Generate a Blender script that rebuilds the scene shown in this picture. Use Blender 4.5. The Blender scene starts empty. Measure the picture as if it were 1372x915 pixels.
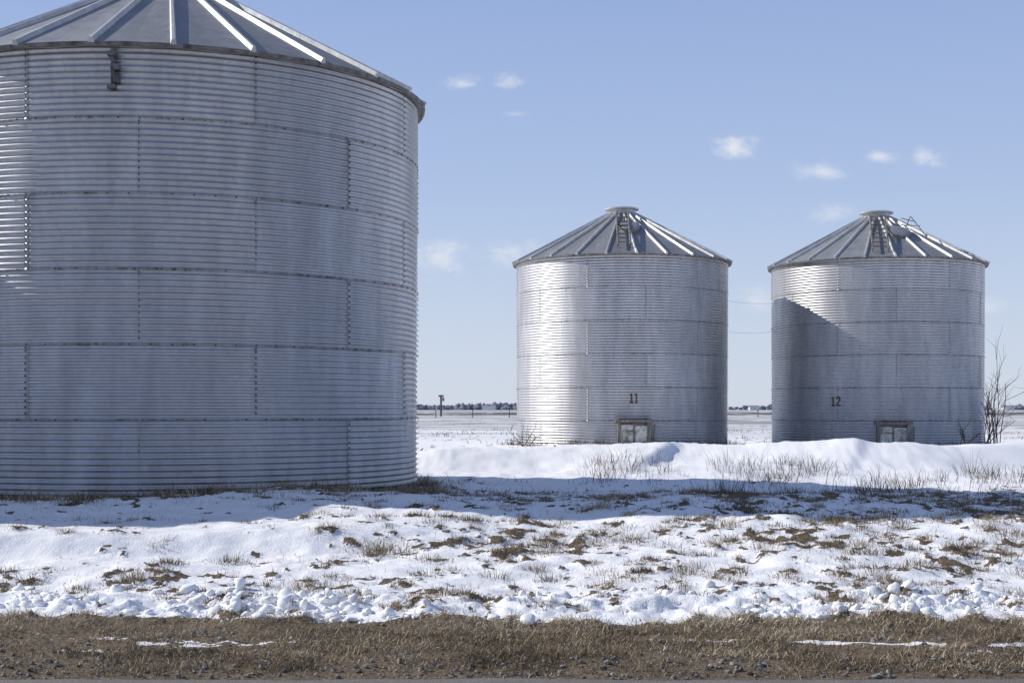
import bpy, math, numpy as np, bmesh
from mathutils import Vector, Matrix
rng=np.random.default_rng(7)
sc=bpy.context.scene
sc.view_settings.view_transform='Standard'
sc.view_settings.look='None'
sc.view_settings.exposure=0
F=1905.0; CX=686.0; HY=548.0

# ------------------------------------------------------------ helpers
def new_mat(name):
    m=bpy.data.materials.new(name); m.use_nodes=True
    nt=m.node_tree; b=nt.nodes['Principled BSDF']
    return m,nt,b
def N(nt,t,**k):
    n=nt.nodes.new(t)
    for a,v in k.items(): setattr(n,a,v)
    return n
def ramp(nt,stops):
    r=nt.nodes.new('ShaderNodeValToRGB')
    e=r.color_ramp.elements
    while len(e)<len(stops): e.new(0.5)
    for i,(p,c) in enumerate(stops):
        e[i].position=p; e[i].color=(c[0],c[1],c[2],1) if not isinstance(c,(int,float)) else (c,c,c,1)
    return r
def noise(nt,vec,scale,detail=4,rough=.55,dist=0):
    n=nt.nodes.new('ShaderNodeTexNoise'); n.inputs['Scale'].default_value=scale
    n.inputs['Detail'].default_value=detail; n.inputs['Roughness'].default_value=rough
    n.inputs['Distortion'].default_value=dist
    if vec is not None: nt.links.new(vec,n.inputs['Vector'])
    return n
def math_n(nt,op,a,b=None,c=None,clamp=False):
    n=nt.nodes.new('ShaderNodeMath'); n.operation=op; n.use_clamp=clamp
    for i,v in enumerate((a,b,c)):
        if v is None: continue
        if isinstance(v,(int,float)): n.inputs[i].default_value=v
        else: nt.links.new(v,n.inputs[i])
    return n.outputs[0]
def mixc(nt,f,a,b,mode='MIX'):
    n=nt.nodes.new('ShaderNodeMix'); n.data_type='RGBA'; n.blend_type=mode
    for i,v in ((0,f),(6,a),(7,b)):
        if isinstance(v,(int,float)): n.inputs[i].default_value=v
        elif isinstance(v,tuple): n.inputs[i].default_value=(v[0],v[1],v[2],1)
        else: nt.links.new(v,n.inputs[i])
    return n.outputs[2]
def mapping(nt,vec,scale):
    n=nt.nodes.new('ShaderNodeMapping'); n.inputs['Scale'].default_value=scale
    nt.links.new(vec,n.inputs['Vector']); return n.outputs[0]

def mk(name,v,f,mat,parent=None,smooth=False):
    me=bpy.data.meshes.new(name)
    v=np.asarray(v,dtype=float).reshape(-1,3)
    me.from_pydata(v.tolist(),[],f if isinstance(f,list) else f.tolist())
    me.update()
    if mat: me.materials.append(mat)
    if smooth: me.polygons.foreach_set('use_smooth',[True]*len(me.polygons))
    o=bpy.data.objects.new(name,me); sc.collection.objects.link(o)
    if parent: o.parent=parent
    return o
def attr(o,name,vals,dom='POINT'):
    a=o.data.attributes.new(name,'FLOAT',dom); a.data.foreach_set('value',np.asarray(vals,dtype=np.float32))
class Acc:
    def __init__(s): s.v=[]; s.f=[]; s.n=0
    def add(s,v,f):
        v=np.asarray(v,dtype=float).reshape(-1,3)
        s.v.append(v); s.f+= [[i+s.n for i in q] for q in f]; s.n+=len(v)
    def box(s,c,ax,ay,az):
        c=np.array(c,float); ax=np.array(ax,float); ay=np.array(ay,float); az=np.array(az,float)
        v=[c+sx*ax+sy*ay+sz*az for sz in(-1,1) for sy in(-1,1) for sx in(-1,1)]
        s.add(v,[[0,2,3,1],[4,5,7,6],[0,1,5,4],[2,6,7,3],[0,4,6,2],[1,3,7,5]])
    def tube(s,p0,p1,r0,r1=None,n=6):
        r1=r0 if r1 is None else r1
        p0=np.array(p0,float); p1=np.array(p1,float); d=p1-p0; d/=np.linalg.norm(d)+1e-9
        u=np.cross(d,[0,0,1]); 
        if np.linalg.norm(u)<.05: u=np.cross(d,[1,0,0])
        u/=np.linalg.norm(u); w=np.cross(d,u)
        v=[]
        for p,r in((p0,r0),(p1,r1)):
            for i in range(n):
                a=2*math.pi*i/n; v.append(p+r*(math.cos(a)*u+math.sin(a)*w))
        f=[[i,(i+1)%n,n+(i+1)%n,n+i] for i in range(n)]
        f+=[list(range(n))[::-1],list(range(n,2*n))]
        s.add(v,f)
    def obj(s,name,mat,parent=None,smooth=False):
        return mk(name,np.concatenate(s.v),s.f,mat,parent,smooth)

P=[rng.random((256,256)) for _ in range(8)]
def vn(x,y,k=0):
    xi=np.floor(x).astype(int); yi=np.floor(y).astype(int)
    fx=x-xi; fy=y-yi; fx=fx*fx*(3-2*fx); fy=fy*fy*(3-2*fy)
    T=P[k%8]; a=T[xi&255,yi&255]; b=T[(xi+1)&255,yi&255]; c=T[xi&255,(yi+1)&255]; d=T[(xi+1)&255,(yi+1)&255]
    return (a*(1-fx)+b*fx)*(1-fy)+(c*(1-fx)+d*fx)*fy
def fbm(x,y,o=4,k=0,g=.5):
    s=0;a=1;t=0
    for i in range(o):
        s=s+a*vn(x*2**i+13.7*i,y*2**i+7.3*i,k+i); t+=a; a*=g
    return s/t
def ss(a,b,x):
    t=np.clip((x-a)/(b-a),0,1); return t*t*(3-2*t)

# ------------------------------------------------------------ layout
BIG=(-4.44,18.5); B11=(2.86,37.1); B12=(9.68,37.8); BL=(-4.44-7.8,18.0)

def bare(x,y,shift=0.):
    x=np.asarray(x,float); y=np.asarray(y,float)
    n=fbm(x*.8+3,y*1.2,3,0,.6); n2=fbm(x*5,y*6.5,3,3,.6); n3=fbm(x*13,y*15,2,5)
    val=.22*n+.48*n2+.30*n3
    t=np.full(x.shape,.587)-shift
    t-= .028*np.exp(-((x-1.5)/4.6)**2-((y-13.8)/2.8)**2)
    t-= .010*ss(1,3,x)*(y<20)
    t+= .07*ss(-.6,-1.9,x)*ss(11.5,12.2,y)*ss(15.2,14.2,y)
    t-= .055*np.exp(-((y-17.2)/1.6)**2)*ss(-1.8,-.4,x)
    for (cx,cy),R in ((BIG,3.2),(B11,2.74),(B12,2.74),(BL,3.2)):
        d=np.hypot(x-cx,y-cy)-R
        t-= .12*np.exp(-(np.abs(d)/.4)**2)
    t+= .5*np.exp(-((x-2.8)/6.)**2-((y-24.5)/3.8)**2)
    t+= .03*ss(19.5,21,y)
    edge=9.92+.35*(fbm(x*1.3,y*0+2,3,2)-.5)+.25*(fbm(x*6,y*6,2,4)-.5)
    b=ss(t,t+.05,val)
    v=ss(edge+.12,edge-.1,y)
    strip=np.exp(-((y-9.36-.05*np.sin(x*1.3))/.04)**2)*ss(.6,2.0,x)
    slush=ss(.68,.72,fbm(x*2.2,y*7,4,5,.65))*np.exp(-((y-9.25)/.25)**2)
    v=v*(1-np.clip(strip*1.2*(fbm(x*3,y*9,3,1)>.45)+slush*.7,0,1))
    return np.clip(np.maximum(b,v),0,1)

def height(x,y,detail=True):
    x=np.asarray(x,float); y=np.asarray(y,float)
    h=-.62+.06*ss(8.4,9.0,y)+.10*ss(9.0,10.1,y)+.50*ss(9.6,15.6,y)
    near=ss(46,30,y)
    h=h+near*(.20*(fbm(x*.35,y*.45,2,1)-.5)*ss(9.6,12,y))
    yd=13.3+.16*x
    h=h+.15*ss(.9,-2.0,x)*ss(yd-.55,yd,y)*np.exp(-(np.maximum(y-yd,0)/1.0)**2)
    # raised wind drift in front of the far bins, crisp crest
    yr=23.8+.05*x+.5*np.sin(x*.75)
    ridge=ss(-3.2,-.6,x)*ss(14,8,x)
    s_=y-yr
    pr=np.where(s_<0,np.exp(-(s_/1.1)**2),np.exp(-(s_/2.6)**2))
    h=h+(.36+.22*(fbm(x*.55,y*.2,2,6)-.5))*ridge*pr
    for cx,hh in((2.35,.16),(5.6,.09)):
        dx=x-cx-.35*(y-23.2)
        h=h+hh*np.exp(-((y-23.1)/1.2)**2)*np.exp(-(np.minimum(dx,0)/1.6)**2)*np.exp(-(np.maximum(dx,0)/.16)**2)
    h=h+.08*np.exp(-((y-34)/2)**2)*np.exp(-((x-2.86)/3)**2)
    h=h-.12*np.exp(-((x-2.5)/4)**2-((y-18.6)/2)**2)
    b=bare(x,y)
    sn=ss(9.5,10,y)
    h=h+near*sn*(.08*(fbm(x*1.6,y*2.2,3,2)-.5)+.045*(fbm(x*5,y*6,3,4)-.5))
    rough=np.exp(-((y-10.35)/.42)**2)
    r=fbm(x*5.5,y*6.5,4,6,.6)
    h=h+rough*.20*np.maximum(r-.42,0)+rough*.03*(fbm(x*18,y*18,2,1)-.5)
    tus=fbm(x*9,y*9,3,5,.6)
    h=h+near*b*sn*(.08*(tus-.36))
    h=h+(1-sn)*.045*(fbm(x*7,y*9,4,5,.6)-.5)*ss(8.3,8.9,y)
    return h

# ------------------------------------------------------------ ground sheet
def axis_grow(start,step,end,g):
    out=[];p=start
    while p<end:
        step*=g; p+=step; out.append(p)
    return out
xs0=np.arange(-6.4,6.4,.028)
gx=axis_grow(xs0[-1],.028,5000,1.05)
xs=np.array([-p for p in gx][::-1]+xs0.tolist()+gx)
ys0=np.arange(8.1,14.5,.023)
gy=axis_grow(ys0[-1],.023,7000,1.02)
gyn=axis_grow(0,.03,60,1.25)
ys=np.array([8.1-p for p in gyn][::-1]+ys0.tolist()+gy)
X,Y=np.meshgrid(xs,ys)
Z=height(X,Y); B=bare(X,Y)
nx,ny=len(xs),len(ys)
idx=np.arange(nx*ny).reshape(ny,nx)
faces=np.stack([idx[:-1,:-1],idx[:-1,1:],idx[1:,1:],idx[1:,:-1]],-1).reshape(-1,4)
gm,nt,bs=new_mat('snowy_ground')
geo=N(nt,'ShaderNodeNewGeometry'); pos=geo.outputs['Position']
at=N(nt,'ShaderNodeAttribute',attribute_name='bare')
fine=noise(nt,pos,30,4,.7)
sep=N(nt,'ShaderNodeSeparateXYZ'); nt.links.new(pos,sep.inputs[0])
m1=math_n(nt,'ADD',at.outputs['Fac'],math_n(nt,'MULTIPLY',math_n(nt,'SUBTRACT',fine.outputs[0],.5),2.2))
r1=ramp(nt,[(.45,0.),(.66,1.)]); nt.links.new(m1,r1.inputs[0])
fv=mapping(nt,pos,(.03,.14,1)); fn=noise(nt,fv,1.0,4,.68)
fv2=mapping(nt,pos,(.25,1.1,1)); fn2=noise(nt,fv2,1.0,4,.7)
fsum=math_n(nt,'ADD',math_n(nt,'MULTIPLY',fn.outputs[0],.5),math_n(nt,'MULTIPLY',fn2.outputs[0],.5))
rf=ramp(nt,[(.45,0.),(.54,1.)]); nt.links.new(fsum,rf.inputs[0])
farm=N(nt,'ShaderNodeMapRange'); nt.links.new(sep.outputs[1],farm.inputs[0])
farm.inputs[1].default_value=42; farm.inputs[2].default_value=85; farm.inputs[3].default_value=0; farm.inputs[4].default_value=.9
ffac=math_n(nt,'MULTIPLY',rf.outputs[0],farm.outputs[0])
mask=math_n(nt,'MAXIMUM',r1.outputs[0],ffac)
dn=noise(nt,pos,45,3,.7); dn2=noise(nt,pos,3,2,.5)
dirt=ramp(nt,[(.32,(.05,.037,.026)),(.5,(.15,.112,.07)),(.66,(.32,.25,.165))]); nt.links.new(dn.outputs[0],dirt.inputs[0])
dirtc=mixc(nt,math_n(nt,'MULTIPLY',dn2.outputs[0],.7),dirt.outputs[0],(.13,.10,.07))
farc=mixc(nt,farm.outputs[0],dirtc,(.17,.16,.15))
snown=noise(nt,pos,1.2,3,.5)
snow=ramp(nt,[(.3,(.85,.85,.855)),(.7,(.92,.918,.91))]); nt.links.new(snown.outputs[0],snow.inputs[0])
nt.links.new(mixc(nt,mask,snow.outputs[0],farc),bs.inputs['Base Color'])
bs.inputs['Roughness'].default_value=.75
bs.inputs['Specular IOR Level'].default_value=.2
bmp=N(nt,'ShaderNodeBump'); bmp.inputs['Distance'].default_value=.02; bmp.inputs['Strength'].default_value=.45
nt.links.new(dn.outputs[0],bmp.inputs['Height'])
nt.links.new(bmp.outputs[0],bs.inputs['Normal'])
ground=mk('ground',np.stack([X,Y,Z],-1).reshape(-1,3),faces,gm,smooth=True)
attr(ground,'bare',B.ravel())

# ------------------------------------------------------------ road
rm,nt,bs=new_mat('asphalt')
geo=N(nt,'ShaderNodeNewGeometry'); n1=noise(nt,geo.outputs['Position'],90,3,.7); n2=noise(nt,geo.outputs['Position'],2.5,5,.6)
r=ramp(nt,[(.35,(.05,.048,.045)),(.50,(.14,.13,.12)),(.64,(.36,.34,.31))]); nt.links.new(n1.outputs[0],r.inputs[0])
r2=ramp(nt,[(.35,(.14,.12,.10)),(.65,(.24,.225,.205))]); nt.links.new(n2.outputs[0],r2.inputs[0])
nt.links.new(mixc(nt,.4,r.outputs[0],r2.outputs[0]),bs.inputs['Base Color']); bs.inputs['Roughness'].default_value=.85
bp=N(nt,'ShaderNodeBump'); bp.inputs['Distance'].default_value=.008; nt.links.new(n1.outputs[0],bp.inputs['Height']); nt.links.new(bp.outputs[0],bs.inputs['Normal'])
rx=np.linspace(-200,200,4001); redge=8.50+.16*(fbm(rx*1.5,rx*0,4,3,.6)-.5)
rv=[];rf_=[]
for i,(a,e) in enumerate(zip(rx,redge)): rv+=[(a,.8,-.59),(a,e-.3,-.59),(a,e,-.612)]
for i in range(len(rx)-1): rf_+=[[3*i,3*i+3,3*i+4,3*i+1],[3*i+1,3*i+4,3*i+5,3*i+2]]
road=mk('road',rv,rf_,rm)
ym,nt,bs=new_mat('yellow_line'); bs.inputs['Base Color'].default_value=(.6,.4,.05,1)
a=Acc()
for i in range(-12,13): a.add([(i*12,4.55,-.586),(i*12+3,4.55,-.586),(i*12+3,4.65,-.586),(i*12,4.65,-.586)],[[0,1,2,3]])
a.obj('road_centre_line',ym,road)

# ------------------------------------------------------------ metal materials
def galv(name,base,rough,met=.5,bump=.12):
    m,nt,b=new_mat(name)
    tc=N(nt,'ShaderNodeTexCoord').outputs['Object']
    pa=N(nt,'ShaderNodeAttribute',attribute_name='panel').outputs['Fac']
    sm=N(nt,'ShaderNodeAttribute',attribute_name='seam').outputs['Fac']
    st=noise(nt,mapping(nt,tc,(3,3,.6)),1.5,4,.6)
    fi=noise(nt,tc,14,4,.7)
    lo=tuple(c*.82 for c in base); hi=tuple(min(1,c*1.12) for c in base)
    r=ramp(nt,[(.3,lo),(.7,hi)]); nt.links.new(st.outputs[0],r.inputs[0])
    c=mixc(nt,math_n(nt,'MULTIPLY',pa,.22),r.outputs[0],tuple(x*.6 for x in base))
    rr=ramp(nt,[(.46,0.),(.62,1.)]); nt.links.new(fi.outputs[0],rr.inputs[0])
    c=mixc(nt,math_n(nt,'MULTIPLY',rr.outputs[0],.12),c,(.14,.13,.13))
    run=noise(nt,mapping(nt,tc,(1,1,1.3)),1.0,3,.6)
    rn=ramp(nt,[(.42,.25),(.58,1.)]); nt.links.new(run.outputs[0],rn.inputs[0])
    g=math_n(nt,'MULTIPLY',sm,math_n(nt,'ADD',math_n(nt,'MULTIPLY',rr.outputs[0],.8),.35),clamp=True)
    g=math_n(nt,'MULTIPLY',g,rn.outputs[0],clamp=True)
    c=mixc(nt,g,c,(.055,.05,.05))
    nt.links.new(c,b.inputs['Base Color'])
    b.inputs['Metallic'].default_value=met
    ro=math_n(nt,'ADD',math_n(nt,'MULTIPLY',fi.outputs[0],.2),rough-.1)
    nt.links.new(ro,b.inputs['Roughness'])
    bp=N(nt,'ShaderNodeBump'); bp.inputs['Distance'].default_value=.03; bp.inputs['Strength'].default_value=bump
    nt.links.new(st.outputs[0],bp.inputs['Height']); nt.links.new(bp.outputs[0],b.inputs['Normal'])
    return m
wall_m=galv('galvanised_corrugated',(.53,.53,.54),.42,.78)
seam_m=galv('galvanised_seam',(.49,.49,.50),.45,.75)
roof_m=galv('galvanised_roof',(.34,.345,.35),.55,.5,.4)
rib_m=galv('galvanised_rib',(.60,.60,.60),.60,.45,.3)
eave_m,nt,b=new_mat('weathered_eave'); 
tc=N(nt,'ShaderNodeTexCoord').outputs['Object']; n=noise(nt,tc,9,5,.7)
r=ramp(nt,[(.35,(.08,.07,.062)),(.6,(.24,.23,.22))]); nt.links.new(n.outputs[0],r.inputs[0]); nt.links.new(r.outputs[0],b.inputs['Base Color'])
b.inputs['Metallic'].default_value=.3; b.inputs['Roughness'].default_value=.65
bolt_m,nt,b=new_mat('rusty_bolt')
tc=N(nt,'ShaderNodeTexCoord').outputs['Object']; n=noise(nt,tc,1.1,4,.75)
r=ramp(nt,[(.42,(.035,.03,.03)),(.52,(.15,.14,.14)),(.60,(.42,.42,.44))]); nt.links.new(n.outputs[0],r.inputs[0]); nt.links.new(r.outputs[0],b.inputs['Base Color'])
b.inputs['Metallic'].default_value=.4; b.inputs['Roughness'].default_value=.6
wood_m,nt,b=new_mat('weathered_wood')
tc=N(nt,'ShaderNodeTexCoord').outputs['Object']; n=noise(nt,mapping(nt,tc,(25,25,3)),1,5,.7)
r=ramp(nt,[(.3,(.07,.06,.05)),(.55,(.22,.195,.165)),(.75,(.38,.35,.31))]); nt.links.new(n.outputs[0],r.inputs[0]); nt.links.new(r.outputs[0],b.inputs['Base Color']); b.inputs['Roughness'].default_value=.9
board_m,nt,b=new_mat('faded_board')
tc=N(nt,'ShaderNodeTexCoord').outputs['Object']; n=noise(nt,tc,7,5,.75)
r=ramp(nt,[(.36,(.16,.14,.11)),(.47,(.45,.43,.38)),(.6,(.70,.69,.65))]); nt.links.new(n.outputs[0],r.inputs[0]); nt.links.new(r.outputs[0],b.inputs['Base Color']); b.inputs['Roughness'].default_value=.8
paint_m,nt,b=new_mat('brown_paint')
tc=N(nt,'ShaderNodeTexCoord').outputs['Object']; n=noise(nt,tc,30,3,.7)
r=ramp(nt,[(.35,(.06,.035,.015)),(.6,(.14,.09,.04))]); nt.links.new(n.outputs[0],r.inputs[0]); nt.links.new(r.outputs[0],b.inputs['Base Color']); b.inputs['Roughness'].default_value=.7

RING=.813; NC=12; PITCH=RING/NC; AMP=.0105
def rad(R,ztop,z):
    k=math.floor((ztop-z)/RING+1e-6)
    return R-.0022*k+AMP*math.cos(2*math.pi*(ztop-z)/PITCH)
def dirn(a): return np.array([math.sin(a),-math.cos(a),0.])
def tang(a): return np.array([math.cos(a),math.sin(a),0.])
UP=np.array([0,0,1.])

def grain_bin(x,y,R,ztop,sheets,a0,rings=6,slope=.525,ribs=24,capr=.37,roofrot=0,segs=192,boltr=.010):
    e=bpy.data.objects.new('grain_bin',None); sc.collection.objects.link(e); e.location=(x,y,0)
    zs=[];seam=[];ringi=[];rr=[]
    per=8
    for k in range(rings):
        nrow=NC*per
        for i in range(nrow+1):
            zz=ztop-RING*(k+i/nrow)
            zs.append(zz); ringi.append(k)
            rr.append(R-.0022*k+AMP*math.cos(2*math.pi*i/per))
            d=min(i,nrow-i)*PITCH/per
            top=(k==0 and i<nrow/2)
            seam.append(0 if top else max(0,1-d/.022))
    zs=np.array(zs); rr=np.array(rr); n=len(zs)
    ang=np.arange(segs)*2*math.pi/segs
    wob=1+.0007*np.sin(ang*5+a0)+.0005*np.sin(ang*11)
    V=np.zeros((n,segs,3)); V[:,:,0]=rr[:,None]*np.sin(ang)*wob; V[:,:,1]=-rr[:,None]*np.cos(ang)*wob; V[:,:,2]=zs[:,None]
    f=[];pan=[]
    prnd=rng.random((rings,sheets))
    sw=2*math.pi/sheets
    for i in range(n-1):
        k=ringi[i]
        off=a0+(sw/2 if k%2 else 0)
        for j in range(segs):
            j2=(j+1)%segs
            f.append((i*segs+j,(i+1)*segs+j,(i+1)*segs+j2,i*segs+j2))
            pan.append(prnd[k,int(((ang[j]+.5*2*math.pi/segs-off)%(2*math.pi))/sw)%sheets])
    o=mk('wall',V.reshape(-1,3),f,wall_m,e,True)
    attr(o,'panel',pan,'FACE')
    attr(o,'seam',np.repeat(seam,segs))
    acc=Acc(); bl=Acc()
    def bolt(a,z,out=0,s=1):
        c=dirn(a)*(R+AMP+out-.003)+UP*z
        r=boltr*s
        v=[];
        for h,rr_ in((0,r),(.009,r*.8)):
            for q in range(6):
                t=q*math.pi/3; v.append(c+dirn(a)*h+rr_*(math.cos(t)*tang(a)+math.sin(t)*UP))
        bl.add(v,[[6,7,8,9,10,11]]+[[q,(q+1)%6,6+(q+1)%6,6+q] for q in range(6)])
    for k in range(rings):
        off=a0+(sw/2 if k%2 else 0)
        for s in range(sheets):
            a=off+s*sw
            w=.018/R
            v=[];m=NC*8
            for i in range(m+1):
                z=ztop-RING*(k+i/m)
                rad_=R-.0022*k+AMP*math.cos(2*math.pi*i/8)
                for q,(da,dr) in enumerate(((-w,-.002),(-w,.0012),(w*.2,.0012),(w,.0008),(w,-.002))):
                    v.append(dirn(a+da)*(rad_+dr+R*.0010)+UP*z)
            f=[[5*i+q,5*(i+1)+q,5*(i+1)+q+1,5*i+q+1] for i in range(m) for q in range(4)]
            acc.add(v,f)
            for i in range(NC):
                z=ztop-RING*k-PITCH*(i+(0 if i else .5))
                bolt(a-w*.45,z,.003+R*.0010,.9)
        if k>0:
            nb=sheets*11
            for s in range(nb):
                if rng.random()<.12: continue
                bolt(off+s*2*math.pi/nb,ztop-RING*k,.002,.95)
    o=acc.obj('sheet_laps',seam_m,e,True)
    bl.obj('bolts',bolt_m,e)
    # roof
    Ro=R+.09; ze=ztop-.015; zc=ze+slope*(Ro-capr)
    ra=roofrot; st=2*math.pi/ribs
    v=[];f=[]
    levels=[(Ro,ze-.05),(Ro+.012,ze),(Ro*.66+capr*.34,None),(Ro*.33+capr*.67,None),(capr,None)]
    nn=ribs*2
    for (r_,z_) in levels:
        for j in range(nn):
            rj=r_*(1 if j%2==0 else (math.cos(st/2)))
            zz=z_ if z_ is not None else ze+slope*(Ro-r_)
            if j%2: zz-=.012
            v.append(dirn(ra+j*st/2)*rj+UP*zz)
    for l in range(len(levels)-1):
        for j in range(nn):
            j2=(j+1)%nn
            f.append([l*nn+j,l*nn+j2,(l+1)*nn+j2,(l+1)*nn+j])
    pr=rng.random(ribs)
    o=mk('roof_panels',v,f,roof_m,e)
    attr(o,'panel',[pr[(j//2)]*2.2 for l in range(len(levels)-1) for j in range(nn)],'FACE')
    ac=Acc(); m=96; v=[]
    for j in range(m):
        a=2*math.pi*j/m
        for r_,z_ in((R-.02,ze-.045),(Ro+.004,ze-.048),(Ro+.016,ze-.005)): v.append(dirn(a)*r_+UP*z_)
    f=[[3*j+q,3*((j+1)%m)+q,3*((j+1)%m)+q+1,3*j+q+1] for j in range(m) for q in range(2)]
    ac.add(v,f); ac.obj('eave_rim',eave_m,e)
    ac=Acc()
    for j in range(ribs):
        a=ra+j*st; d=dirn(a); t=tang(a)
        nrm=(d*slope+UP); nrm/=np.linalg.norm(nrm)
        v=[]
        for r_,w in((Ro+.02,.036),(capr*.98,.024)):
            c=d*r_+UP*(ze+slope*(Ro-r_))
            for s_,h in((-1,-.01),(-.45,.05),(.45,.05),(1,-.01)): v.append(c+t*w*s_+nrm*h)
        ac.add(v,[[0,1,5,4],[1,2,6,5],[2,3,7,6],[0,3,2,1],[4,5,6,7]])
    ac.obj('roof_ribs',rib_m,e)
    ac=Acc()
    m=32;v=[]
    prof=[(capr+.05,zc-.04),(capr+.05,zc+.02),(capr-.03,zc+.03),(capr-.03,zc+.12),(capr+.07,zc+.12),(capr+.08,zc+.15),(capr+.02,zc+.175),(.03,zc+.22)]
    for r_,z_ in prof:
        for j in range(m): v.append(dirn(2*math.pi*j/m)*r_+UP*z_)
    f=[[l*m+j,l*m+(j+1)%m,(l+1)*m+(j+1)%m,(l+1)*m+j] for l in range(len(prof)-1) for j in range(m)]
    f.append([(len(prof)-1)*m+j for j in range(m)])
    ac.add(v,f); ac.obj('roof_cap',rib_m,e)
    def onroof(a,r_,h=0):
        d=dirn(a); nrm=(d*slope+UP); nrm/=np.linalg.norm(nrm)
        return d*r_+UP*(ze+slope*(Ro-r_))+nrm*h
    def ladder(a,r0,r1,w=.17,h=.12):
        L=Acc(); t=tang(a)
        p0=onroof(a,r0,h); p1=onroof(a,r1,h)
        for s_ in(-1,1): L.tube(p0+t*w*s_,p1+t*w*s_,.024)
        n_=int(abs(r0-r1)/.27)
        for i in range(n_+1):
            p=p0+(p1-p0)*((i+.5)/(n_+1)); L.tube(p-t*w,p+t*w,.016)
        for q in(.05,.5,.95):
            for s_ in(-1,1):
                p=p0+(p1-p0)*q+t*w*s_; d=dirn(a); nrm=(d*slope+UP)/np.linalg.norm(d*slope+UP); L.tube(p,p-nrm*h,.012)
        L.obj('roof_ladder',eave_m,e)
    def hatch(a,r_,w=.27):
        H=Acc(); d=dirn(a); t=tang(a); nrm=(d*slope+UP); nrm/=np.linalg.norm(nrm); u=np.cross(nrm,t)
        c=onroof(a,r_); v=[];m=20
        pf=[(1,-.02),(1,.05),(1.1,.05),(1.1,.08),(.9,.10),(.2,.12)]
        for s_,h in pf:
            for j in range(m):
                q=2*math.pi*j/m; v.append(c+w*s_*(math.cos(q)*t+math.sin(q)*u*1.15)+nrm*h)
        f=[[l*m+j,l*m+(j+1)%m,(l+1)*m+(j+1)%m,(l+1)*m+j] for l in range(len(pf)-1) for j in range(m)]+[[ (len(pf)-1)*m+j for j in range(m)]]
        H.add(v,f); H.obj('roof_hatch',roof_m,e)
    def door(a,z0,z1,w=.40):
        D=Acc(); t=tang(a); d=dirn(a); c0=d*(R+.03)
        zc_=(z0+z1)/2; hh=(z1-z0)/2
        for s_ in(-1,1): D.box(c0+t*(w-.04)*s_+UP*zc_+d*.03,t*.04,d*.07,UP*(hh+.1))
        D.box(c0+UP*(z1+.035)+d*.05,t*(w+.06),d*.07,UP*.035)
        D.box(c0+UP*(z0+.02)+d*.03,t*(w-.085),d*.05,UP*.03)
        D.box(c0+t*(w+.09)+UP*(zc_-.05)+d*.02,t*.018+UP*.004,d*.02,UP*(hh)+t*.01)
        D.obj('hatch_frame',wood_m,e)
        Bd=Acc()
        Bd.box(c0-t*(w*.42)+UP*zc_+d*.02,t*(w*.44),d*.015,UP*(hh-.06))
        Bd.box(c0+t*(w*.46)+UP*(zc_+.02)+d*.025,t*(w*.40),d*.015,UP*(hh-.1))
        Bd.obj('hatch_boards',board_m,e)
        D=Acc()
        D.box(c0+UP*(zc_+.04)+d*.05,t*.02,d*.012,UP*(hh-.08)); D.box(c0+UP*(zc_+.1)+d*.055-t*.1,t*.1,d*.008,UP*.015)
        D.obj('hatch_battens',wood_m,e)
    def number(a,zc_,strokes,h=.20):
        S=Acc()
        for st_ in strokes:
            pts=[]
            for (x0,y0),(x1,y1) in zip(st_[:-1],st_[1:]):
                L=math.hypot(x1-x0,y1-y0)*h; m=max(2,int(L/.006))
                for i in range(m): pts.append((x0+(x1-x0)*i/m,y0+(y1-y0)*i/m))
            pts.append(st_[-1])
            v=[]
            for i,p in enumerate(pts):
                q=pts[min(i+1,len(pts)-1)]; p_=pts[max(i-1,0)]
                tx,ty=q[0]-p_[0],q[1]-p_[1]; l=math.hypot(tx,ty); tx/=l;ty/=l
                for s_ in(-1,0,1):
                    xx=(p[0])*h-ty*s_*.018; yy=zc_+(p[1]-.5)*h+tx*s_*.018
                    aa=a+xx/R; v.append(dirn(aa)*(rad(R,ztop,yy)*1.001+.006)+UP*yy)
            f=[[3*i+q,3*i+q+1,3*i+4+q,3*i+3+q] for i in range(len(pts)-1) for q in(0,1)]
            S.add(v,f)
        S.obj('painted_number',paint_m,e)
    return e,ladder,hatch,door,number,onroof

D2=math.pi/180
big,l_,h_,d_,n_,o_=grain_bin(*BIG,3.2,4.95,8,-14.8*D2,capr=.45,roofrot=-1*D2,segs=256,boltr=.012)
A=Acc(); a=2.8*D2; t=tang(a); d=dirn(a); c=d*3.21
A.box(c+UP*4.62+d*.02,t*.022,d*.02,UP*.20)
A.box(c+UP*4.80+d*.06,t*.05,d*.05,UP*.02); A.box(c+UP*4.66+d*.05+t*.03,t*.045,d*.04,UP*.03)
A.box(c+UP*4.55+d*.04+t*.035,t*.04,d*.03,UP*.05); A.box(c+UP*4.45+d*.05-t*.01,t*.045,d*.035,UP*.018)
A.tube(c+UP*4.78+d*.08,c+UP*4.5+d*.08+t*.03,.012)
A.obj('anchor_bracket',eave_m,big)
left,*_=grain_bin(*BL,3.2,4.95,8,0,capr=.45,segs=128)
b11,lad,hat,dor,num,onr=grain_bin(*B11,2.74,4.78,6,-22*D2,roofrot=3*D2,segs=160,boltr=.010)
lad(-3*D2,2.6,.55,w=.15); hat(3.5*D2,1.35,.25); dor(1.7*D2,.05,.68)
num(1.7*D2,1.27,[[(-.45,.78),(-.25,.95),(-.25,0)],[(-.45,.0),(-.05,.0)],[(.15,.78),(.32,.95),(.32,0)],[(.15,.0),(.48,.0)]],.21)
b12,lad,hat,dor,num,onr=grain_bin(*B12,2.74,4.78,6,-34*D2,roofrot=-5*D2,segs=160,boltr=.010)
lad(-12*D2,2.65,.5,w=.19); hat(8*D2,1.45,.27); dor(-6*D2,.0,.62)
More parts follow.
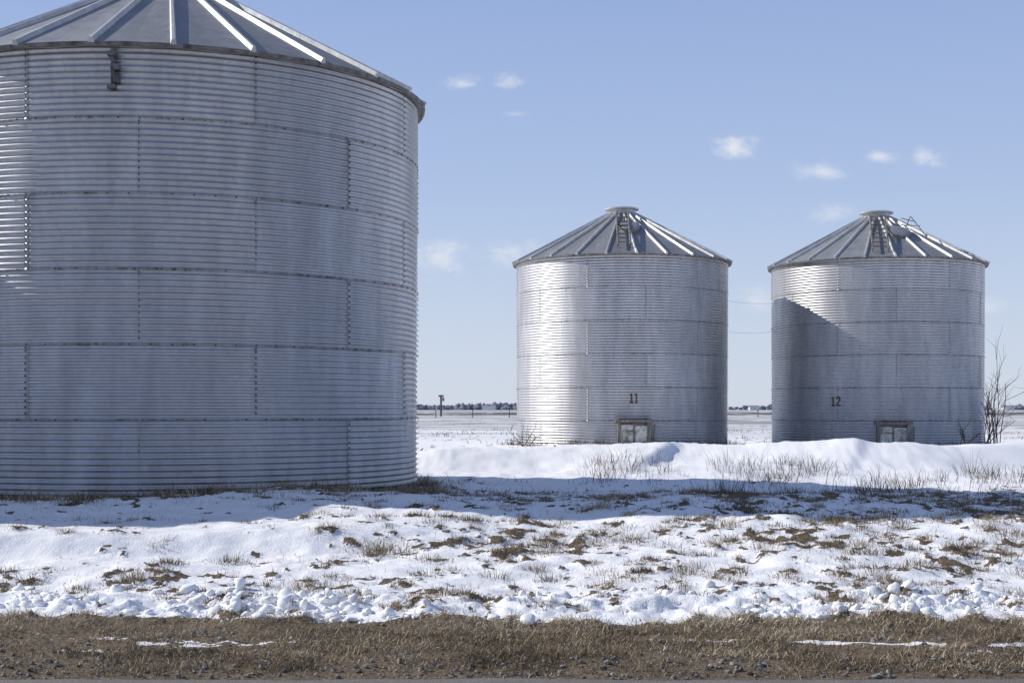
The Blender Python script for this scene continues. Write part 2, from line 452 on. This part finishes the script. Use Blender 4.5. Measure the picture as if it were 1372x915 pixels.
num(-35.5*D2,1.2,[[(-.5,.78),(-.3,.95),(-.3,0)],[(-.5,.0),(-.08,.0)],[(.12,.75),(.2,.92),(.42,.95),(.55,.8),(.5,.55),(.12,.05),(.62,.03)]],.21)
A=Acc(); p=onr(22*D2,1.2); q=onr(30*D2,1.9)
A.tube(p,p+np.array([.15,0,.35]),.012); A.tube(q,p+np.array([.15,0,.35]),.012); A.tube(p+np.array([-.12,0,.12]),p+np.array([.4,0,.1]),.01); A.tube(p+np.array([-.1,0,.3]),p+np.array([.3,0,.2]),.01)
A.obj('roof_bracket',eave_m,b12)

cm,nt,b=new_mat('cable'); b.inputs['Base Color'].default_value=(.25,.25,.27,1)
for z0,z1 in((3.84,3.80),(3.02,3.06)):
    A=Acc(); p0=np.array([B11[0]+2.73,B11[1]+.1,z0]); p1=np.array([B12[0]-2.73,B12[1]-.1,z1]); pr=p0
    for i in range(1,9):
        s=i/8; q=p0+(p1-p0)*s-UP*.04*4*s*(1-s); A.tube(pr,q,.003); pr=q
    A.obj('overhead_cable',cm)

# ------------------------------------------------------------ grass
def blade_mat(name,cols):
    m,nt,b=new_mat(name)
    at=N(nt,'ShaderNodeAttribute',attribute_name='rnd')
    r=ramp(nt,[(i/(len(cols)-1),c) for i,c in enumerate(cols)]); nt.links.new(at.outputs['Fac'],r.inputs[0])
    nt.links.new(r.outputs[0],b.inputs['Base Color']); b.inputs['Roughness'].default_value=.8; b.inputs['Specular IOR Level'].default_value=.2
    return m
straw=blade_mat('dry_straw',[(.055,.04,.025),(.14,.105,.065),(.27,.21,.13),(.43,.35,.235),(.60,.52,.38)])
dark=blade_mat('dry_weed',[(.03,.02,.015),(.08,.055,.036),(.15,.11,.07)])
def blades(name,x,y,h,lean,w,mat,az=None,bend=.5,rnd=None,zoff=-.01):
    n=len(x); z=height(x,y)+zoff
    az=rng.random(n)*2*math.pi if az is None else az
    dx,dy=np.cos(az),np.sin(az)
    fa=rng.random(n)*2*math.pi; px=np.cos(fa); py=np.sin(fa)
    base=np.stack([x,y,z],-1); side=np.stack([px,py,px*0],-1)*w[:,None]
    l1=lean*.5; 
    mid=base+np.stack([dx*h*.5*np.sin(l1),dy*h*.5*np.sin(l1),h*.5*np.cos(l1)],-1)
    l2=lean*(1+bend)
    tip=mid+np.stack([dx*h*.5*np.sin(l2),dy*h*.5*np.sin(l2),h*.5*np.cos(l2)],-1)
    V=np.stack([base-side,base+side,mid-side*.7,mid+side*.7,tip],1).reshape(-1,3)
    i=np.arange(n)*5
    q=np.stack([i,i+1,i+3,i+2],-1).tolist(); t=np.stack([i+2,i+3,i+4],-1).tolist()
    o=mk(name,V,q+t,mat)
    r=rng.random(n) if rnd is None else rnd
    attr(o,'rnd',np.repeat(r,5))
    return o
def tufts(cx,cy,per,rad_,hmin,hmax,w,lmax=1.1,rb=None):
    n=len(cx); cnt=rng.integers(per[0],per[1],n)
    i=np.repeat(np.arange(n),cnt); m=len(i)
    s=(.5+rng.random(n))[i]
    ox=rng.normal(0,rad_,m)*s; oy=rng.normal(0,rad_,m)*s
    az=np.arctan2(oy,ox)+rng.normal(0,.8,m)
    h=(hmin+(hmax-hmin)*rng.random(m))*s
    lean=np.clip(np.abs(rng.normal(0,.6,m))+np.hypot(ox,oy)/rad_*.2,0,lmax+.3)
    b_=rng.random(n)[i]*.6+rng.random(m)*.4
    if rb is not None: b_=b_*rb
    return cx[i]+ox,cy[i]+oy,h,lean,w*(.6+.8*rng.random(m)),az,b_
N0=150000
x=rng.uniform(-7.5,7.5,N0); y=rng.uniform(10.0,21,N0)
b_=bare(x,y,.006); keep=rng.random(N0)<b_*.14
x,y=x[keep],y[keep]
T=[tufts(x,y,(5,15),.035,.02,.07,.0024,1.5,.85)]
# tussocks scattered over the whole slope
N0=2600
x=rng.uniform(-6,7,N0); y=rng.uniform(10.1,16.5,N0)
keep=rng.random(N0)<(.10+.9*bare(x,y,.04))*(.30+.70*ss(-2.2,0,x)); x,y=x[keep],y[keep]
T.append(tufts(x,y,(40,110),.05,.02,.085,.0023,1.5,.8))
x=rng.uniform(-7,7,4200); y=rng.uniform(10.2,19,4200)
k=fbm(x*.8,y*.8,3,4)>.42; x,y=x[k],y[k]
T.append(tufts(x,y,(2,6),.05,.03,.09,.0016))
cl=[(-4.2,10.6),(2.95,12.0),(-.05,12.4),(.35,12.9),(4.5,12.7),(-2.4,12.2),(-1.6,11.0),(1.4,11.5),(2.0,13.3),(-.4,13.8),(3.6,13.6),(5.2,14.4),(.9,14.8),(-3.,11.3),(4.2,11.2),(-2.9,12.0),(1.1,12.9),(2.6,12.6),(.2,11.8),(3.1,14.4),(-1.2,12.6)]
cx=np.array([c[0] for c in cl]);cy=np.array([c[1] for c in cl])
T.append(tufts(cx,cy,(140,260),.075,.03,.13,.0024,1.5,.8))
an=rng.random(620)*2*math.pi; rr_=3.2+.05+np.abs(rng.normal(0,.25,620))
T.append(tufts(BIG[0]+rr_*np.sin(an),BIG[1]-rr_*np.cos(an),(10,30),.06,.04,.17,.0028))
parts=[np.concatenate([t_[i] for t_ in T]) for i in range(7)]
blades('dry_grass',parts[0],parts[1],parts[2],parts[3],parts[4],straw,az=parts[5],rnd=parts[6])
n=110000
x=rng.uniform(-5,5,n); y=rng.uniform(8.5,10.3,n)
b_=bare(x,y)*ss(8.45,8.8,y)*(.15+.85*ss(.40,.56,fbm(x*2.2,y*4,3,6)))
k=rng.random(n)<b_; x,y=x[k],y[k]; n=len(x)
tone=np.clip(.10+fbm(x*1.5,y*4,3,1)*1.0+.25*ss(9.3,9.8,y)-.15*ss(9.4,8.8,y)+rng.normal(0,.22,n),0,1)
blades('verge_grass',x,y,rng.uniform(.03,.10,n),np.clip(rng.normal(1.25,.3,n),.2,1.6),rng.uniform(.0014,.0034,n),straw,rnd=tone,bend=.15)
T=[]
n=520; x=rng.uniform(1.0,9,n); y=rng.uniform(18.6,22.8,n)-.10*x; k=fbm(x*1.1,y*.8,3,2)>.46
T.append(tufts(x[k],y[k],(5,14),.12,.10,.36,.0030,.7))
n=300; x=rng.uniform(-1.6,10,n); y=rng.uniform(16.8,20,n); k=fbm(x,y,3,5)>.46
T.append(tufts(x[k],y[k],(6,16),.08,.05,.17,.003,.8))
for (cx_,cy_),R in((B11,2.74),(B12,2.74)):
    an=rng.normal(0,1.0,180); r_=R+.08+np.abs(rng.normal(0,.2,180))
    T.append(tufts(cx_+r_*np.sin(an),cy_-r_*np.cos(an),(5,14),.08,.06,.24,.004,.8))
n=420; x=rng.uniform(-14,22,n); y=rng.uniform(40,64,n); k=fbm(x*.4,y*.5,3,5)>.52
T.append(tufts(x[k],y[k],(8,18),.3,.06,.22,.008,.8))
parts=[np.concatenate([t_[i] for t_ in T]) for i in range(7)]
blades('dry_weeds',parts[0],parts[1],parts[2],parts[3],parts[4],dark,az=parts[5],rnd=parts[6],zoff=-.02)

# ------------------------------------------------------------ stones + snow lumps
sm_,nt,b=new_mat('snow_lump')
geo=N(nt,'ShaderNodeNewGeometry'); n1=noise(nt,geo.outputs['Position'],14,4,.7)
r=ramp(nt,[(.34,(.50,.45,.40)),(.44,(.86,.865,.87)),(.8,(.92,.918,.91))]); nt.links.new(n1.outputs[0],r.inputs[0]); nt.links.new(r.outputs[0],b.inputs['Base Color']); b.inputs['Roughness'].default_value=.7
gm2,nt,b=new_mat('gravel_stone')
geo=N(nt,'ShaderNodeNewGeometry'); n1=noise(nt,geo.outputs['Position'],25,2,.7)
r=ramp(nt,[(.35,(.07,.06,.05)),(.5,(.18,.16,.14)),(.68,(.38,.36,.33))]); nt.links.new(n1.outputs[0],r.inputs[0]); nt.links.new(r.outputs[0],b.inputs['Base Color']); b.inputs['Roughness'].default_value=.85
def ico(sub):
    bm=bmesh.new(); bmesh.ops.create_icosphere(bm,subdivisions=sub,radius=1)
    v=np.array([v.co[:] for v in bm.verts]); f=np.array([[v.index for v in f.verts] for f in bm.faces]); bm.free()
    return v,f
iv,fi_=ico(2); i1,f1=ico(1)
tm=[iv*(1+.35*(rng.random(len(iv))-.5)+.25*np.sin(iv[:,0]*2.3+k)*np.cos(iv[:,1]*2.9+k*2))[:,None] for k in range(12)]
ts=[i1*(1+.5*(rng.random(len(i1))-.5))[:,None] for k in range(12)]
def scatter(name,x,y,sz,tmpl,ff,flat,mat,sm,sink):
    V=[];Fc=[];c=0; z=height(x,y)
    for i in range(len(x)):
        R_=np.array(Matrix.Rotation(rng.random()*6.3,3,'Z')@Matrix.Rotation(rng.random()*6.3,3,'X'))
        q=(tmpl[i%12]*np.array([1.3,1,flat]))@R_*sz[i]+np.array([x[i],y[i],z[i]+sz[i]*sink])
        V.append(q); Fc.append(ff+c); c+=len(q)
    mk(name,np.concatenate(V),np.concatenate(Fc),mat,smooth=sm)
n=3400
x=rng.uniform(-5.2,5.2,n); y=10.35+rng.normal(0,.28,n); k=(fbm(x*1.4,y*2,4,6)>.50)&(y>9.8); x,y=x[k],y[k]
scatter('snow_lumps',x,y,.006+.045*rng.random(len(x))**4.5,tm,fi_,.7,sm_,True,.15)
n=2600
x=rng.uniform(-5,5,n); y=8.5+rng.gamma(1.6,.22,n); k=y<9.9; x,y=x[k],y[k]
scatter('gravel',x,y,.004+.016*rng.random(len(x))**4,ts,f1,.7,gm2,False,.4)

# ------------------------------------------------------------ bare shrubs
twig_m,nt,b=new_mat('twig_bark'); 
tc=N(nt,'ShaderNodeTexCoord').outputs['Object']; n=noise(nt,tc,20,3,.6); r=ramp(nt,[(.3,(.05,.035,.028)),(.7,(.14,.10,.075))]); nt.links.new(n.outputs[0],r.inputs[0]); nt.links.new(r.outputs[0],b.inputs['Base Color']); b.inputs['Roughness'].default_value=.9
def shrub(x,y,h,stems,spread=.35):
    A=Acc(); z=float(height(np.array([x]),np.array([y]))[0])-.05
    def grow(p,d,L,r,dep):
        m=4; 
        for i in range(m):
            d=d+rng.normal(0,.12,3); d/=np.linalg.norm(d)
            q=p+d*L/m; A.tube(p,q,r*(1-i/m*.5),r*(1-(i+1)/m*.5),5); p=q
            if dep>0 and rng.random()<.75:
                dd=d+rng.normal(0,.5,3)+UP*.2; dd/=np.linalg.norm(dd); grow(p,dd,L*rng.uniform(.35,.6),r*.55,dep-1)
    for s in range(stems):
        d=np.array([rng.normal(0,spread),rng.normal(0,spread),1.]); d/=np.linalg.norm(d)
        grow(np.array([x+rng.normal(0,.12),y+rng.normal(0,.12),z]),d,h*rng.uniform(.6,1),.013,2)
    A.obj('bare_shrub',twig_m)
shrub(12.25,36.2,1.9,9,.16)
shrub(12.9,38.5,1.3,6,.35)
shrub(10.9,34.7,.6,5,.3)
shrub(.4,34.9,.6,4,.7)

# ------------------------------------------------------------ post and horizon
A=Acc(); px=(591-CX)/F*190; 
A.box((px,190,1.3),(.13,0,0),(0,.13,0),(0,0,1.6)); A.box((px,190,2.75),(.34,0,0),(0,.15,0),(0,0,.12)); A.box((px+.3,190,2.3),(.12,0,0),(0,.12,0),(0,0,.25))
A.obj('wooden_post',wood_m)
fp=Acc()
for i in range(60):
    xx=-70+i*4.1; fp.box((xx,160+.15*xx,.4),(.05,0,0),(0,.05,0),(0,0,.5))
for zz in(.45,.8): fp.box((50,167.5,zz),(125,18.75,0),(0,.01,0),(0,0,.010))
fp.obj('wire_fence',wood_m)
em,nt,b=new_mat('embankment_grass')
geo=N(nt,'ShaderNodeNewGeometry'); n=noise(nt,mapping(nt,geo.outputs['Position'],(.12,.6,1.2)),1,6,.75)
r=ramp(nt,[(.42,(.10,.09,.085)),(.54,(.20,.18,.165)),(.64,(.80,.82,.86))]); nt.links.new(n.outputs[0],r.inputs[0]); nt.links.new(r.outputs[0],b.inputs['Base Color']); b.inputs['Roughness'].default_value=.9
ex=np.linspace(-700,900,900); v=[];f=[]
for i,xx in enumerate(ex):
    hh=.42+.10*float(fbm(np.array([xx*.1]),np.array([1.]),3,2)[0])
    yy=230+.05*xx
    v+=[(xx,yy-6,-.1),(xx,yy-2,hh),(xx,yy+2,hh),(xx,yy+6,-.1)]
for i in range(len(ex)-1): f+=[[4*i+q,4*i+4+q,4*i+5+q,4*i+1+q] for q in range(3)]
mk('railway_embankment',v,f,em)
tm_,nt,b=new_mat('haze_tinted_trees')
geo=N(nt,'ShaderNodeNewGeometry'); n=noise(nt,geo.outputs['Position'],.12,4,.7)
r=ramp(nt,[(.35,(.15,.17,.22)),(.65,(.25,.27,.33))]); nt.links.new(n.outputs[0],r.inputs[0]); nt.links.new(r.outputs[0],b.inputs['Base Color']); b.inputs['Roughness'].default_value=1  # bluish distance haze painted into the trees' base colour
cand=rng.uniform(-1100,1300,3600)
dens=fbm(cand*.010,cand*0,3,3)
V=[];Fc=[];c=0
for xx,dn_ in zip(cand,dens):
    if dn_<.42 and rng.random()>.15: continue
    yy=1700+rng.uniform(-120,150); w=rng.uniform(2.5,6); hh=rng.uniform(2.5,6.5)*(.6+dn_)
    for q in range(3):
        ww=w*rng.uniform(.4,.8)
        p=tm[rng.integers(10)]*np.array([ww,ww,hh*rng.uniform(.35,.6)])+np.array([xx+rng.uniform(-w,w),yy+rng.uniform(-3,3),hh*.45*rng.uniform(.6,1.4)])
        V.append(p); Fc.append(fi_+c); c+=len(p)
mk('distant_tree_line',np.concatenate(V),np.concatenate(Fc),tm_)
fm,nt,b=new_mat('shed_paint'); b.inputs['Base Color'].default_value=(.6,.6,.62,1)
rm2,nt,b=new_mat('shed_roof'); b.inputs['Base Color'].default_value=(.28,.29,.32,1)
for pxx,w in((655,14),(1010,10),(1350,12)):
    e=bpy.data.objects.new('farm_shed',None); sc.collection.objects.link(e); e.location=((pxx-CX)/F*1500,1500,0)
    A=Acc(); A.box((0,0,1.6),(w/2,0,0),(0,5,0),(0,0,1.6)); A.obj('walls',fm,e)
    A=Acc(); A.add([(-w/2-.3,-5.4,3.15),(w/2+.3,-5.4,3.15),(w/2+.3,0,5),(-w/2-.3,0,5),(-w/2-.3,5.4,3.15),(w/2+.3,5.4,3.15)],[[0,1,2,3],[3,2,5,4],[0,3,4],[1,5,2]]); A.obj('roof',rm2,e)

# ------------------------------------------------------------ light
EL=32.5*D2; AZ=12*D2
sd=Vector((-math.cos(AZ)*math.cos(EL),math.sin(AZ)*math.cos(EL),math.sin(EL)))
L=bpy.data.lights.new('sun','SUN'); L.energy=4.5; L.angle=.5*D2; L.color=(1,.955,.89)
lo=bpy.data.objects.new('sun',L); sc.collection.objects.link(lo); lo.rotation_euler=sd.to_track_quat('Z','Y').to_euler(); lo.location=(-20,10,20)
w=bpy.data.worlds.new('World'); sc.world=w; w.use_nodes=True; nt=w.node_tree
bg=nt.nodes['Background']; bg.inputs['Strength'].default_value=.10
sky=N(nt,'ShaderNodeTexSky',sky_type='NISHITA'); sky.sun_disc=False; sky.sun_elevation=EL; sky.sun_rotation=math.radians(282)
sky.air_density=1.0; sky.dust_density=.6; sky.ozone_density=1.5; sky.altitude=200
tc=N(nt,'ShaderNodeTexCoord').outputs['Generated']
sx=N(nt,'ShaderNodeSeparateXYZ'); nt.links.new(tc,sx.inputs[0])
gr=ramp(nt,[(0.,(.66,.73,.86)),(.05,(.60,.69,.86)),(.155,(.44,.56,.82)),(.28,(.33,.45,.76)),(.6,(.18,.26,.48)),(1.,(.11,.16,.34))]); nt.links.new(sx.outputs[2],gr.inputs[0])
sc10=mixc(nt,1.0,gr.outputs[0],(10.,10.,10.),'MULTIPLY')
base=mixc(nt,.85,sky.outputs[0],sc10)
cn=noise(nt,mapping(nt,tc,(1,1,1.6)),42,6,.66,.3)
clouds=[(618,113,34,13,.55),(685,110,30,14,.5),(983,198,40,19,.75),(1100,228,42,18,.6),(1181,211,26,11,.55),(1246,211,24,20,.6),(1115,288,34,16,.42),(590,345,85,34,.5),(690,338,60,24,.42),(1020,400,55,24,.35),(690,153,18,5,.25),(1330,410,60,16,.3)]
tot=None
for (cx_,cy_,sx_,sy_,op) in clouds:
    d=Vector(((cx_-CX)/F,1,(HY-cy_)/F)).normalized()
    s1=N(nt,'ShaderNodeVectorMath',operation='SUBTRACT'); nt.links.new(tc,s1.inputs[0]); s1.inputs[1].default_value=d
    s2=N(nt,'ShaderNodeVectorMath',operation='MULTIPLY'); nt.links.new(s1.outputs[0],s2.inputs[0]); s2.inputs[1].default_value=(F/sx_,F/sx_,F/sy_)
    s3=N(nt,'ShaderNodeVectorMath',operation='LENGTH'); nt.links.new(s2.outputs[0],s3.inputs[0])
    v_=math_n(nt,'SUBTRACT',1.0,s3.outputs['Value'])
    v_=math_n(nt,'ADD',v_,math_n(nt,'MULTIPLY',math_n(nt,'SUBTRACT',cn.outputs[0],.55),3.0))
    mr=N(nt,'ShaderNodeMapRange',interpolation_type='SMOOTHSTEP'); nt.links.new(v_,mr.inputs[0]); mr.inputs[1].default_value=-.15; mr.inputs[2].default_value=1.3; mr.inputs[4].default_value=op
    g=N(nt,'ShaderNodeMapRange',interpolation_type='SMOOTHSTEP'); nt.links.new(s3.outputs['Value'],g.inputs[0]); g.inputs[1].default_value=1.5; g.inputs[2].default_value=.5; g.inputs[3].default_value=0; g.inputs[4].default_value=1
    o=math_n(nt,'MULTIPLY',mr.outputs[0],g.outputs[0])
    tot=o if tot is None else math_n(nt,'MAXIMUM',tot,o)
col=mixc(nt,tot,base,(9.2,9.2,9.3))
nt.links.new(col,bg.inputs['Color'])

# ------------------------------------------------------------ camera
c=bpy.data.cameras.new('camera'); c.lens=50; c.sensor_width=36; c.shift_y=(HY-457.5)/1372; c.clip_end=12000; c.clip_start=.1
co=bpy.data.objects.new('camera',c); sc.collection.objects.link(co); co.location=(0,0,1.0); co.rotation_euler=(math.pi/2,0,0)
sc.camera=co
